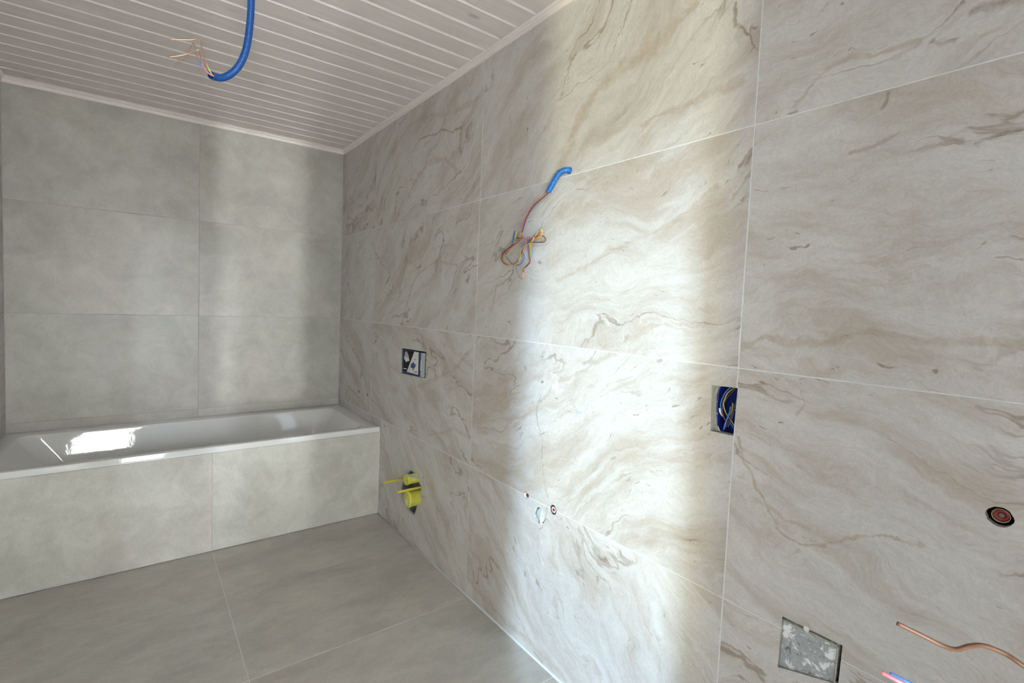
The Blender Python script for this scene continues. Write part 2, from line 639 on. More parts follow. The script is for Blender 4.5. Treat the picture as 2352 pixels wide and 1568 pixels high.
wall_right = slab('wall_right', 'right', (-.012, -YR+.012, -.01, 2.46), RH, M_GROUT)
wall_back = slab('wall_back', 'back', (XL-.012, .0, -.01, 2.46), [], M_GREYGROUT)
wall_left = slab('wall_left', 'left', (YR-.012, .012, -.01, 2.46), [FILL_DOORWAY], M_LGROUT, thick=0)
wall_rear = slab('wall_rear', 'rear', (-.012, -XL+.012, -.02, 2.46), [WIN], M_GREYGROUT, thick=0)
floor = slab('floor', 'floor', (XL-.01, .01, YR-.01, .01), [], M_FGROUT)

D = math.radians
ANG = {  # bedding direction of each tile of the right wall (column, row from the floor)
    (0, 3): 25, (1, 3): 38, (2, 3): 46, (3, 3): 27, (0, 2): 40, (1, 2): 35, (2, 2): 22, (3, 2): 14,
    (0, 1): -35, (1, 1): -28, (2, 1): 30, (3, 1): -12, (0, 0): -40, (1, 0): -38, (2, 0): -36, (3, 0): -20}
TON = {}
TA, BR, GY = (.40, .32, .24), (.25, .18, .12), (.30, .27, .23)
VEINS = {  # traced over the wall, one list per tile
    (2, 3): [([(1690, 10), (1688, 45), (1690, 62), (1705, 72), (1718, 90), (1728, 108), (1738, 116)], .006, .75, BR),
             ([(1290, 375), (1310, 320), (1335, 265), (1370, 205), (1430, 150), (1500, 110), (1545, 60), (1600, 15)], .034, .62, TA),
             ([(1700, 190), (1640, 215), (1580, 242), (1500, 268), (1480, 292)], .016, .6, TA)],
    (3, 3): [([(1835, 240), (1870, 190), (1900, 152), (1950, 133), (2050, 110), (2120, 85)], .011, .6, TA),
             ([(2240, 25), (2300, 12), (2340, 0)], .010, .7, BR), ([(2152, 88), (2175, 95), (2200, 88)], .007, .6, BR)],
    (3, 2): [([(1703, 803), (1760, 775), (1830, 788), (1900, 780), (2000, 765), (2120, 782), (2250, 778), (2352, 800)], .013, .6, TA),
             ([(2250, 325), (2285, 310), (2310, 298), (2352, 285)], .007, .75, BR), ([(2026, 250), (2034, 222), (2038, 215)], .006, .7, BR),
             ([(1960, 345), (2010, 340), (2060, 310)], .006, .5, BR)],
    (3, 1): [([(1702, 1010), (1712, 1060), (1735, 1100), (1752, 1135), (1762, 1165), (1775, 1190), (1782, 1220), (1805, 1240), (1835, 1254), (1885, 1256), (1935, 1247), (1990, 1232), (2045, 1236), (2110, 1255)], .0055, .8, TA),
             ([(1800, 868), (1838, 900), (1846, 930), (1830, 958)], .004, .6, TA), ([(1730, 1145), (1762, 1160), (1800, 1195), (1850, 1212)], .008, .55, TA)],
    (2, 1): [([(1238, 905), (1232, 950), (1238, 990), (1247, 1015), (1243, 1060), (1250, 1100), (1257, 1142)], .0045, .7, GY),
             ([(1420, 800), (1340, 850), (1290, 872), (1230, 930), (1180, 975)], .014, .5, TA)],
    (2, 0): [([(1258, 1150), (1256, 1185), (1250, 1210), (1236, 1218), (1235, 1250), (1238, 1285)], .004, .65, GY),
             ([(1075, 1330), (1130, 1395), (1200, 1460), (1250, 1510), (1300, 1566)], .018, .5, TA)],
    (1, 3): [([(953, 338), (970, 318), (995, 310), (1010, 303), (1040, 305), (1062, 288)], .009, .8, BR),
             ([(935, 460), (960, 404), (988, 373), (1022, 367), (1048, 388)], .022, .6, TA), ([(900, 350), (940, 290), (985, 262), (1040, 262), (1095, 225)], .020, .5, TA)],
    (1, 2): [([(925, 735), (945, 660), (965, 622), (1000, 600), (1050, 612)], .012, .6, TA), ([(1072, 590), (1040, 560), (990, 575)], .010, .45, TA)],
    (2, 2): [([(1130, 720), (1140, 660), (1170, 640), (1190, 610)], .006, .5, BR), ([(1280, 640), (1360, 605), (1450, 560), (1560, 500), (1640, 430)], .014, .45, TA)],
    (1, 1): [([(840, 905), (870, 935), (905, 985)], .012, .6, TA), ([(960, 890), (1000, 870), (1040, 850), (1085, 800)], .018, .5, TA), ([(1085, 1010), (1040, 985), (985, 1000)], .012, .5, TA)],
    (0, 1): [([(795, 880), (815, 905), (835, 925), (850, 960)], .018, .6, TA)],
}


def mat_right(i, j, cu, cv):
    if (i, j) not in VEINS:
        return M_MARBLE
    loc = []
    for pts, wid, st, colr in VEINS[(i, j)]:
        loc.append(([(-q.y-cu, q.z-cv) for q in (on_x(a, c) for a, c in pts)], wid, st, colr))
    return marble(loc)


lay_tiles(wall_right, 'right', [0.001, .6086, 1.7689, 2.9349, 4.10, 4.449], [.006, Z3, Z3+.6, Z3+1.2, 2.425], RH, mat_right, .0032,
          lambda i, j: D(ANG.get((i, j), 20)), lambda i, j: TON.get((i, j), 1.0))
lay_tiles(wall_left, 'left', [-4.449, -4.1, -2.94, -1.77, -.61, -.001], [.003, Z3, Z3+.6, Z3+1.2, 2.425], [FILL_DOORWAY], M_MARBLE, .003, lambda i, j: D(25))
lay_tiles(wall_back, 'back', [XL+.001, -.9235, -.001], [.003, Z3, Z3+.6, Z3+1.2, 2.425], [], M_CONC, .0016)
lay_tiles(wall_rear, 'rear', [.001, .9235, -XL-.001], [.003, Z3, Z3+.6, Z3+1.2, 2.425], [WIN], M_CONC, .0016)
lay_tiles(floor, 'floor', [XL+.001, -.9232, -.0045], [YR, -4.06, -3.50, -2.92, -2.3539, -1.7935, -1.2136, -.76], [], M_FLOOR, .0024)

# ceiling: tongue-and-groove boards across the room
bm = bmesh.new()
box(bm, XL-.02, .02, YR-.02, .02, ZC+.014, ZC+.06)
ceiling = obj('ceiling', mesh_of(bm, 'ceiling'), M_GROOVE, kind='structure')
PIT = .1098
y0s = [-.703-PIT*k for k in range(-6, 34)]
bm = bmesh.new()
prof = [(.0, .0135), (.0, .0085), (.006, .0078), (.0150, .0), (PIT-.0008, .0), (PIT-.0008, .0135)]
L = [[bm.verts.new((x, y, z)) for (y, z) in prof] for x in (XL+.004, -.004)]
for k in range(5):
    f = bm.faces.new((L[0][k], L[0][k+1], L[1][k+1], L[1][k]))
    f.material_index = 1 if k in (1, 2) else 0
for s in (0, 1):
    bm.faces.new(L[s] if s == 0 else list(reversed(L[s])))
bm.normal_update()
plank_me = mesh_of(bm, 'plank')
for i, y in enumerate(y0s):
    if y < YR-.0:
        continue
    o = obj('plank', plank_me, [M_WOOD, M_GROOVE], ceiling, shift=float(i*2.37 % 19))
    o.location = (0, y, ZC)

TP = [(0, 0), (.006, 0), (.0082, .0022), (.0095, .0160), (.0120, .0185), (.0160, .0190), (.0185, .0205), (.0205, .0235), (.0205, .0275), (0, .0275)]


def moulding(name, a, b, n, w=1.0):
    """a, b: ends at the foot of the moulding; n: direction into the room"""
    bm = bmesh.new()
    a, b, n = Vector(a), Vector(b), Vector(n)
    t = (b-a).normalized()
    ring = []
    for p, s in ((a, 1), (b, -1)):
        ring.append([bm.verts.new(p+n*(d*w)+Vector((0, 0, z))+t*(s*d*w)) for d, z in TP])
    for k in range(len(TP)):
        j = (k+1) % len(TP)
        bm.faces.new((ring[0][k], ring[0][j], ring[1][j], ring[1][k]))
    bm.faces.new(ring[0])
    bm.faces.new(list(reversed(ring[1])))
    bmesh.ops.recalc_face_normals(bm, faces=bm.faces)
    return obj(name, mesh_of(bm, name), M_TRIM, kind='structure')


moulding('trim_1', (XL, 0, ZB), (0, 0, ZB), (0, -1, 0))
moulding('trim_2', (0, 0, ZB), (0, YR, ZB), (-1, 0, 0))
moulding('trim_3', (XL, YR, ZB), (XL, 0, ZB), (1, 0, 0))
moulding('trim_4', (0, YR, ZB), (XL, YR, ZB), (0, 1, 0))


def bead(name, pts, mat, r):
    bm = bmesh.new()
    tube(bm, [Vector(p) for p in pts], r, 8)
    return obj(name, mesh_of(bm, name, True), mat, kind='structure')


bead('trim_5', [(-.0005, YB-.004, .001), (-.0005, -2.2, .001), (-.0005, YR, .001)], M_SIL, .0052)
bead('lit_edge_bead', [(-.0005, -.0005, .557), (-.0005, -.0005, 1.5), (-.0005, -.0005, ZB)], M_LGROUT, .0026)  # pale bead stands in for the corner tile edge catching light
bead('trim_7', [(-.0005, YB-.0008, .004), (-.0005, YB-.0008, .3), (-.0005, YB-.0008, .524)], M_SIL, .0026)

# rear window, and the doorway added for fill light (behind the camera)
win = obj('window_1', bpy.data.meshes.new('window_1'), [M_WHITEP], kind='structure')
bm = bmesh.new()
for (x0, x1, z0, z1) in ((WXA-.05, WXA, .07, 2.17), (WXB, WXB+.05, .07, 2.17), (WXA, WXB, .07, .12), (WXA, WXB, 2.12, 2.17)):
    box(bm, x0, x1, YR-.06, YR-.013, z0, z1)
bm.to_mesh(win.data)
bm.free()
bm = bmesh.new()
box(bm, WXA, WXB, YR-.04, YR-.036, .12, 2.12)
obj('pane', mesh_of(bm, 'pane'), M_PANE, win)
bm = bmesh.new()
for (y0, y1, z0, z1) in ((-4.33, -4.28, 0, 2.11), (-3.42, -3.37, 0, 2.11), (-4.28, -3.42, 2.06, 2.11)):
    box(bm, XL-.10, XL-.013, y0, y1, z0, z1)
obj('added_doorway_1', mesh_of(bm, 'added_doorway_1'), M_WHITEP, kind='structure')  # unseen frame around the opening added for the fill lamp

# unseen box added behind the doorway to shut outdoor lamps out
bm = bmesh.new()
X0, X1, Y0, Y1, H1 = XL-1.3, XL-.0135, YR+.01, -2.9, 2.46
for (x0, x1, y0, y1, z0, z1) in ((X0-.05, X0, Y0, Y1, 0, H1), (X0, X1, Y0-.05, Y0, 0, H1), (X0, X1, Y1, Y1+.05, 0, H1), (X0, X1, Y0, Y1, H1, H1+.05), (X0, X1, Y0, Y1, -.06, -.01)):
    box(bm, x0, x1, y0, y1, z0, z1)
obj('fill_box', mesh_of(bm, 'fill_box'), M_WHITEP, kind='structure')

# smears of dried plaster on the marble tiles
for pts in ([(1273, 862), (1284, 880), (1297, 899), (1280, 896), (1266, 897)], [(1317, 929), (1336, 934), (1357, 922), (1351, 938), (1335, 950), (1320, 951)],
            [(968, 456), (981, 458), (980, 473), (966, 472)], [(829, 849), (838, 851), (833, 872), (826, 868)]):
    bm = bmesh.new()
    vs = [bm.verts.new(on_x(a, c, -.0005)) for a, c in pts]
    f = bm.faces.new(vs)
    r = bmesh.ops.extrude_face_region(bm, geom=[f])
    bmesh.ops.translate(bm, verts=[v for v in r['geom'] if isinstance(v, bmesh.types.BMVert)], vec=(.0004, 0, 0))
    obj('plaster_smear', mesh_of(bm, 'plaster_smear'), M_SMEAR, wall_right)

# ---------------------------------------------------------------- bathtub and its tiled panel
panel = thing('bath_panel', 'grey concrete-look tiled front panel below the white bathtub rim', 'panel', (-.91, YB, 0))
bm = bmesh.new()
box(bm, XL+.002, -.001, YB+.0012, YB+.022, .002, .523)
child('backing', bm, M_LGROUT, panel)
for (u0, u1) in ((XL+.002, -.9256-.0009), (-.9256+.0009, -.003)):
    cu = (u0+u1)/2
    bm = plate((u0-cu, u1-cu, -.2595, .2595), [], .009, .0007)
    o = obj('tile', mesh_of(bm, 'tile'), M_CONC, panel, angle=0.0, tone=1.22, shift=float(3.3+u0*4))
    o.matrix_local = Matrix.Translation(-panel.location) @ frame('apron', cu, .2635, 0)


def rrect(x0, x1, y0, y1, r, n=8):
    pts = []
    for cx, cy, a0 in ((x1-r, y1-r, 0), (x0+r, y1-r, 90), (x0+r, y0+r, 180), (x1-r, y0+r, 270)):
        for k in range(n+1):
            a = math.radians(a0+90*k/n)
            pts.append((cx+r*math.cos(a), cy+r*math.sin(a)))
    return pts


tub = thing('bathtub', 'long white glossy built-in bathtub set against the grey back wall', 'bathtub', (-.91, -.38, .5))
bm = bmesh.new()
ZR, ZL = .5555, .5248
OX0, OX1, OY0, OY1 = XL+.001, -.001, YB-.0035, -.001
IX0, IX1, IY0, IY1 = -1.757, -.094, -.722, -.112
BX0, BX1, BY0, BY1 = -1.40, -.36, -.635, -.200
ZBOT = .135
rings = []


def ring(x0, x1, y0, y1, r, z):
    rings.append([bm.verts.new((x, y, z)) for x, y in rrect(x0, x1, y0, y1, r)])


ring(OX0, OX1, OY0, OY1, .002, ZL)
ring(OX0, OX1, OY0, OY1, .002, ZR-.004)
ring(OX0+.0015, OX1-.0015, OY0+.0015, OY1-.0015, .002, ZR-.001)
ring(OX0+.004, OX1-.004, OY0+.004, OY1-.004, .002, ZR)
ring(IX0-.007, IX1+.007, IY0-.007, IY1+.007, .064, ZR)
ring(IX0-.0035, IX1+.0035, IY0-.0035, IY1+.0035, .061, ZR-.0008)
ring(IX0-.0010, IX1+.0010, IY0-.0010, IY1+.0010, .059, ZR-.0032)
ring(IX0, IX1, IY0, IY1, .058, ZR-.0070)
for q in range(0, 15):
    t = q/14
    # straight flanks, then a fillet into the bottom
    if t < .7:
        tt = .02+.98*t/.7
        s, z = tt*.80, ZR-.007+(ZBOT+.06-ZR+.007)*tt
    else:
        a = (t-.7)/.3*math.pi/2
        s, z = .80+.20*math.sin(a), ZBOT+.06*(1-math.sin(a))+.0
        s = .80+.20*(1-math.cos(a))
        z = ZBOT+.06*(1-math.sin(a))
    r = .058*(1-t)+.022
    ring(IX0+(BX0-IX0)*s, IX1+(BX1-IX1)*s, IY0+(BY0-IY0)*s, IY1+(BY1-IY1)*s, r, z)
n = len(rings[0])
for i in range(len(rings)-1):
    for k in range(n):
        bm.faces.new((rings[i][k], rings[i][(k+1) % n], rings[i+1][(k+1) % n], rings[i+1][k]))
bm.faces.new(rings[-1])
bmesh.ops.recalc_face_normals(bm, faces=bm.faces)
if sum(f.normal.z*f.calc_area() for f in bm.faces) < 0:
    bmesh.ops.reverse_faces(bm, faces=bm.faces)
for e in bm.edges:
    if len(e.link_faces) == 2 and e.calc_face_angle() > math.radians(38):
        e.smooth = False
child('shell', bm, M_ENAMEL, tub, True)

# ---------------------------------------------------------------- fittings in the right wall
def cyl_x(bm, y, z, r, x0, x1, seg=24, r1=None):
    """solid round bar along x"""
    r1 = r if r1 is None else r1
    a = [bm.verts.new((x0, y+r*math.cos(2*math.pi*k/seg), z+r*math.sin(2*math.pi*k/seg))) for k in range(seg)]
    c = [bm.verts.new((x1, y+r1*math.cos(2*math.pi*k/seg), z+r1*math.sin(2*math.pi*k/seg))) for k in range(seg)]
    for k in range(seg):
        bm.faces.new((a[k], a[(k+1) % seg], c[(k+1) % seg], c[k]))
    bm.faces.new(list(reversed(a)))
    bm.faces.new(c)


def lathe_x(bm, y, z, prof, seg=24):
    """surface of revolution about an axis along x; prof = (x, r)"""
    rs = [[bm.verts.new((x, y+r*math.cos(2*math.pi*k/seg), z+r*math.sin(2*math.pi*k/seg))) for k in range(seg)] for x, r in prof]
    for i in range(len(rs)-1):
        for k in range(seg):
            bm.faces.new((rs[i][k], rs[i][(k+1) % seg], rs[i+1][(k+1) % seg], rs[i+1][k]))
    bm.faces.new(rs[-1])


def cup(poly, x0, x1, grow=1.0):
    """open box behind a hole outline of the right wall"""
    bm = bmesh.new()
    cu = sum(p[0] for p in poly)/len(poly)
    cv = sum(p[1] for p in poly)/len(poly)
    q = [((p[0]-cu)*grow+cu, (p[1]-cv)*grow+cv) for p in poly]
    a = [bm.verts.new((x0, -u, v)) for u, v in q]
    c = [bm.verts.new((x1, -u, v)) for u, v in q]
    k = len(q)
    for i in range(k):
        bm.faces.new((a[i], a[(i+1) % k], c[(i+1) % k], c[i]))
    bm.faces.new(c)
    bmesh.ops.recalc_face_normals(bm, faces=bm.faces)
    return bm


def flat(pts, x, th=.0006):
    """a thin printed or stuck-on sheet lying parallel to the right wall"""
    bm = bmesh.new()
    vs = [bm.verts.new(on_x(a, c, x)) for a, c in pts]
    f = bm.faces.new(vs)
    r = bmesh.ops.extrude_face_region(bm, geom=[f])
    bmesh.ops.translate(bm, verts=[v for v in r['geom'] if isinstance(v, bmesh.types.BMVert)], vec=(th, 0, 0))
    bmesh.ops.recalc_face_normals(bm, faces=bm.faces)
    return bm


def Z3p(a, c):      # crop coordinates of the flush box
    return (900+a/14.25, 780+c/14.25)


# --- flush-plate opening of a concealed cistern
fb = thing('cistern_box', 'blue and black printed cistern cover in a square hole in the marble wall', 'cistern cover', (0, -1.18, 1.0))
child('box_body', cup(H_FLUSH, .0105, .075, 1.0), M_BLACK, fb)
XF = .008
child('side_panel', flat([Z3p(*p) for p in ((955, 425), (1098, 440), (1074, 1245), (915, 1262))], XF), M_PIPE, fb, label='pale aqua plastic strip')
child('cover', flat([Z3p(*p) for p in ((350, 300), (980, 420), (925, 1262), (335, 1085))], XF, .004), M_BLUESPL, fb, label='navy blue cover splashed with plaster')
child('black_print', flat([Z3p(*p) for p in ((405, 340), (725, 390), (490, 1050), (375, 1010))], XF-.0005), M_BLACK, fb, label='black printed field')
wl = child('white_label', flat([Z3p(*p) for p in ((735, 388), (878, 412), (852, 1145), (488, 1045))], XF-.0008), M_WHITEP, fb, label='white tapering label')
blob = [Z3p(690+78*math.cos(a)*(1+.1*math.sin(3*a)), 845+98*math.sin(a)*(1+.08*math.cos(5*a))) for a in [2*math.pi*k/18 for k in range(18)]]
child('blue_mark', flat(blob, XF-.0012, .0003), plain('royal_blue_print', (.03, .09, .33), .5), wl)
for pts in (((685, 705), (705, 700), (715, 730), (695, 735)), ((770, 785), (785, 800), (775, 860), (755, 850)), ((680, 960), (710, 955), (705, 1005), (675, 1000)),
            ((735, 640), (785, 640), (780, 660), (740, 668)), ((735, 1035), (830, 1045), (828, 1075), (735, 1062)), ((568, 912), (584, 915), (582, 940), (568, 938)), ((568, 990), (584, 992), (582, 1018), (568, 1016))):
    child('dark_mark', flat([Z3p(*p) for p in pts], XF-.0012, .0003), M_DKGREY, wl)
pc = child('picture_print', flat([Z3p(*p) for p in ((440, 380), (490, 385), (545, 500), (572, 690), (455, 725), (398, 600))], XF-.0010, .0004), plain('light_grey_print', (.45, .46, .46), .5), fb)
child('picture_highlight', flat([Z3p(*p) for p in ((410, 560), (560, 600), (572, 690), (455, 725), (400, 600))], XF-.0014, .0003), M_WHITEP, pc)
child('white_bar', flat([Z3p(*p) for p in ((378, 922), (485, 945), (485, 972), (378, 948))], XF-.0010, .0004), M_WHITEP, fb)
child('white_strip', flat([Z3p(*p) for p in ((945, 690), (970, 690), (955, 1010), (925, 1010))], XF-.0010, .0006), M_WHITEP, fb)

# --- toilet outlets: yellow plugs and rods
yo = thing('toilet_outlet', 'yellow plugged toilet pipes in a ragged hole low in the marble wall', 'pipe outlet', (0, -1.2, .28))
child('cavity', cup(H_YEL, .0105, .055, 1.0), M_DKGREY, yo)
pu = on_x(955.5, 1097, .0)
bm = bmesh.new()
lathe_x(bm, pu.y, pu.z, [(.05, .0265), (-.045, .0265), (-.052, .0285), (-.062, .0285), (-.064, .026), (-.058, .022), (-.056, .002)], 28)
bmesh.ops.recalc_face_normals(bm, faces=bm.faces)
child('flush_pipe_plug', bm, M_YELSPL, yo, True)
pl = on_x(958, 1141, .0)
bm = bmesh.new()
lathe_x(bm, pl.y, pl.z, [(.05, .043), (-.048, .043), (-.050, .0455), (-.060, .0455), (-.0635, .042), (-.0640, .002)], 32)
bmesh.ops.recalc_face_normals(bm, faces=bm.faces)
dr = child('drain_pipe_plug', bm, M_YELSPL, yo, True)
bm = bmesh.new()
for k in range(9):
    pass
vs = [bm.verts.new((-.0648, pl.y+dy, pl.z+dz)) for dy, dz in ((.012, -.002), (-.004, .004), (-.018, -.004), (-.016, -.020), (-.010, -.034), (.004, -.032), (.014, -.018))]
f = bm.faces.new(vs)
r = bmesh.ops.extrude_face_region(bm, geom=[f])
bmesh.ops.translate(bm, verts=[v for v in r['geom'] if isinstance(v, bmesh.types.BMVert)], vec=(.0012, 0, 0))
bmesh.ops.recalc_face_normals(bm, faces=bm.faces)
child('plaster_blob', bm, M_WHITEP, dr, label='dab of white plaster')
for (bx, by, tx, ty, xin) in ((926, 1099.3, 882, 1107, .0), (967, 1118.5, 913.5, 1133, .0)):
    b0 = on_x(bx, by, 0)
    ln = .05
    for _ in range(40):          # length that brings the rod's tip to where the photo shows it
        q = Vector((-ln, b0.y, b0.z))-CAM
        sx = CX+F*q.dot(rt)/q.dot(fw)
        if sx <= tx:
            break
        ln += .005
    bm = bmesh.new()
    tube(bm, [Vector((.05, b0.y, b0.z)), Vector((-ln*.5, b0.y, b0.z)), Vector((-ln, b0.y, b0.z-.001))], .0062, 12)
    child('fixing_rod', bm, M_YEL, yo, True)

# --- small plugged water outlets
def outlet(name, label, poly_r, y, z, mats, group, proud=.004, wob=(0, 0), rr=.72):
    t = thing(name, label, 'pipe plug', (0, y, z), group)
    bm = cup(circle(-y, z, poly_r*1.06, 18), .0105, .04)
    child('cavity', bm, M_BLACK, t)
    py, pz = y+wob[0], z+wob[1]
    r = poly_r*rr
    bm = bmesh.new()
    lathe_x(bm, py, pz, [(.035, r), (proud, r), (proud-.001, r*.95), (proud-.001, r*.80), (proud+.001, r*.78)], 24)
    bmesh.ops.recalc_face_normals(bm, faces=bm.faces)
    child('collar', bm, mats[0], t, True)
    bm = bmesh.new()
    lathe_x(bm, py, pz, [(.02, r*.76), (proud+.0005, r*.76), (proud-.0006, r*.68), (proud-.0006, r*.40), (proud+.002, r*.34), (proud+.002, .0004)], 24)
    bmesh.ops.recalc_face_normals(bm, faces=bm.faces)
    pg = child('plug', bm, mats[1], t, True)
    bm = bmesh.new()
    cyl_x(bm, py, pz, r*.36, proud-.0010, proud+.006, 14)
    child('socket', bm, mats[2], pg)
    return t


GP = 'small pipe plugs in the marble wall'
outlet('pipe_plug', 'tiny dark red pipe plug above the bathtub rim, nearer the corner', .0145, -.3935, .7145, (M_BLACK, M_RED, M_BLACK), GP, .006)
outlet('pipe_plug', 'tiny dark red pipe plug above the bathtub rim, farther from the corner', .0158, -.5405, .7178, (M_BLACK, M_RED, M_BLACK), GP, .006)
outlet('pipe_plug', 'red pipe plug on the joint left of the washbasin drain', .0145, -2.160, .6062, (M_WHITEP, M_RED2, M_RED), GP, .005, (0, -.002), .78)
outlet('pipe_plug', 'white ringed red pipe plug on the joint right of the washbasin drain', .0185, -2.307, .6030, (M_BLACK, M_WHITEP, M_RED2), GP, .004, (0, -.001), .80)
sp = thing('shower_plug', 'red threaded pipe plug in a ragged dark hole near the right edge', 'pipe plug', (0, -3.4005, 1.0005), GP)
child('cavity', cup(circle(3.4005, 1.0005, .0185, 22), .0105, .05), M_BLACK, sp)
bm = bmesh.new()
lathe_x(bm, -3.4010, 1.0010, [(.045, .0118), (.0085, .0118), (.0080, .0121), (.0080, .0113), (.009, .0109), (.020, .0106), (.020, .0102)], 28)
bm.faces.remove(max(bm.faces, key=lambda f: len(f.verts)))
bmesh.ops.recalc_face_normals(bm, faces=bm.faces)
child('brass_collar', bm, M_BRASS, sp, True, label='thin brass collar')
bm = bmesh.new()
lathe_x(bm, -3.4010, 1.0000, [(.040, .0100), (.0165, .0100), (.0155, .0092), (.0155, .0052), (.0170, .0047), (.0170, .0004)], 24)
bmesh.ops.recalc_face_normals(bm, faces=bm.faces)
rp = child('plug', bm, M_RED, sp, True)
bm = bmesh.new()
cyl_x(bm, -3.4010, 1.0000, .0040, .0150, .022, 8)
child('square_head', bm, M_DKGREY, rp)

# --- washbasin drain
dn = thing('basin_drain', 'pale grey plastic drain stub in a round hole between two red plugs', 'drain', (0, -2.2385, .5545))
child('cavity', cup(circle(2.2385, .5545, .0312, 26), .0105, .05), M_BLACK, dn)
bm = bmesh.new()
lathe_x(bm, -2.2405, .5565, [(.045, .0258), (.007, .0258), (.004, .0246), (.002, .0210), (.001, .0120), (.0008, .0010)], 28)
bmesh.ops.recalc_face_normals(bm, faces=bm.faces)
child('cap', bm, M_PIPE, dn, True)
bm = bmesh.new()
c0 = on_x(1243, 1193, -.0028)
vs = [bm.verts.new(on_x(a, c, .0004)) for a, c in ((1243.5, 1171), (1245.5, 1172), (1244.5, 1184), (1246.5, 1197), (1243.5, 1204), (1239.5, 1200), (1241.5, 1185))]
f = bm.faces.new(vs)
r = bmesh.ops.extrude_face_region(bm, geom=[f])
bmesh.ops.translate(bm, verts=[v for v in r['geom'] if isinstance(v, bmesh.types.BMVert)], vec=(.003, 0, 0))
bmesh.ops.recalc_face_normals(bm, faces=bm.faces)
child('plaster_streak', bm, M_SIL, dn)

# --- blue junction box with wires
jb = thing('junction_box', 'deep blue junction box with loose wires in a tall rectangular hole', 'junction box', (0, -2.90, 1.09))
child('plaster_reveal', cup(H_BLUE, .0105, .024, 1.0), M_PLASTER, jb)
for f in ():
    pass
o = jb.children[0]
me = o.data
bm = bmesh.new()
bm.from_mesh(me)
bm.faces.remove(max(bm.faces, key=lambda f: abs(f.normal.x)*f.calc_area()))
bm.to_mesh(me)
bm.free()
inner = wpoly([(1654, 889), (1662, 886), (1700, 886), (1696, 1004), (1666, 1001), (1655, 992), (1649, 980), (1647, 945), (1648, 905)], .024)
ou = wpoly([(1625, 872), (1712, 880), (1704, 1022), (1620, 1004)], .024)
bm = bmesh.new()
V = [Vector(p) for p in ou+inner]
Ed = [(i, (i+1) % len(ou)) for i in range(len(ou))]+[(len(ou)+i, len(ou)+(i+1) % len(inner)) for i in range(len(inner))]
vo, eo, fo, *_ = delaunay_2d_cdt(V, Ed, [], 0, 1e-7)
bv = [bm.verts.new((.024, -v.x, v.y)) for v in vo]
for f in fo:
    c = sum((vo[i] for i in f), Vector((0, 0)))/len(f)
    if inside(c, ou) and not inside(c, inner):
        bm.faces.new([bv[i] for i in f])
bmesh.ops.delete(bm, geom=[v for v in bm.verts if not v.link_faces], context='VERTS')
child('plaster_rim', bm, M_PLASTER, jb)
child('blue_box', cup(inner, .022, .066, 1.0), M_BLUEBOX, jb)
rim = [on_x(a, c, .0225) for a, c in ((1655, 889), (1650, 903), (1648, 925), (1647, 945), (1648, 962), (1649, 980), (1656, 992), (1668, 998), (1682, 1000))]
bm = wire_bm(rim, .0016, 4, 6)
child('broken_rim', bm, M_BLUERIM, jb, True, label='blue rim crusted with white plaster')


def J(a, c, x):
    return on_x(1580+a/8.71, 850+c/8.71, x)


for nm, mat, pts, r in (
        ('wire', M_BLUE, [(870, 330, .030), (760, 430, .026), (690, 560, .026), (652, 680, .027), (665, 790, .030), (720, 930, .034)], .0016),
        ('wire', M_YELWIRE, [(930, 350, .034), (800, 450, .030), (725, 600, .029), (712, 700, .030), (760, 850, .031), (840, 970, .031), (930, 1110, .030), (960, 1160, .030)], .0016),
        ('wire', M_BROWN, [(960, 370, .038), (840, 480, .032), (725, 640, .030), (685, 790, .031), (715, 930, .032), (800, 1080, .034)], .0016),
        ('wire', M_BLUE, [(852, 725, .022), (835, 840, .022), (790, 960, .022), (745, 1080, .023), (718, 1195, .025)], .0019),
        ('wire', M_YELWIRE, [(895, 655, .020), (893, 720, .022), (878, 800, .026), (850, 900, .032)], .0017),
        ('wire', M_BROWN, [(922, 668, .021), (905, 800, .023), (850, 950, .024), (790, 1060, .026), (750, 1150, .028)], .0017),
        ('wire', M_BLUE, [(985, 560, .03), (930, 780, .034), (880, 960, .034), (800, 1130, .034)], .0015),
        ('wire', M_BLUE, [(830, 1030, .030), (880, 1110, .030), (925, 1180, .030)], .0015)):
    bm = wire_bm([J(a, c, x) for a, c, x in pts], r, 5, 8)
    child(nm, bm, mat, jb, True)
bm = bmesh.new()
for p in (J(945, 795, .032),):
    bmesh.ops.create_uvsphere(bm, u_segments=10, v_segments=6, radius=.003, matrix=Matrix.Translation(p))
child('screw', bm, M_STEEL, jb, True)
bm = flat([(1580+a/8.71, 850+c/8.71) for a, c in ((615, 755), (650, 765), (660, 850), (690, 930), (650, 880), (620, 820))], .0215, .002)
child('plaster_crumb', bm, M_WHITEP, jb)

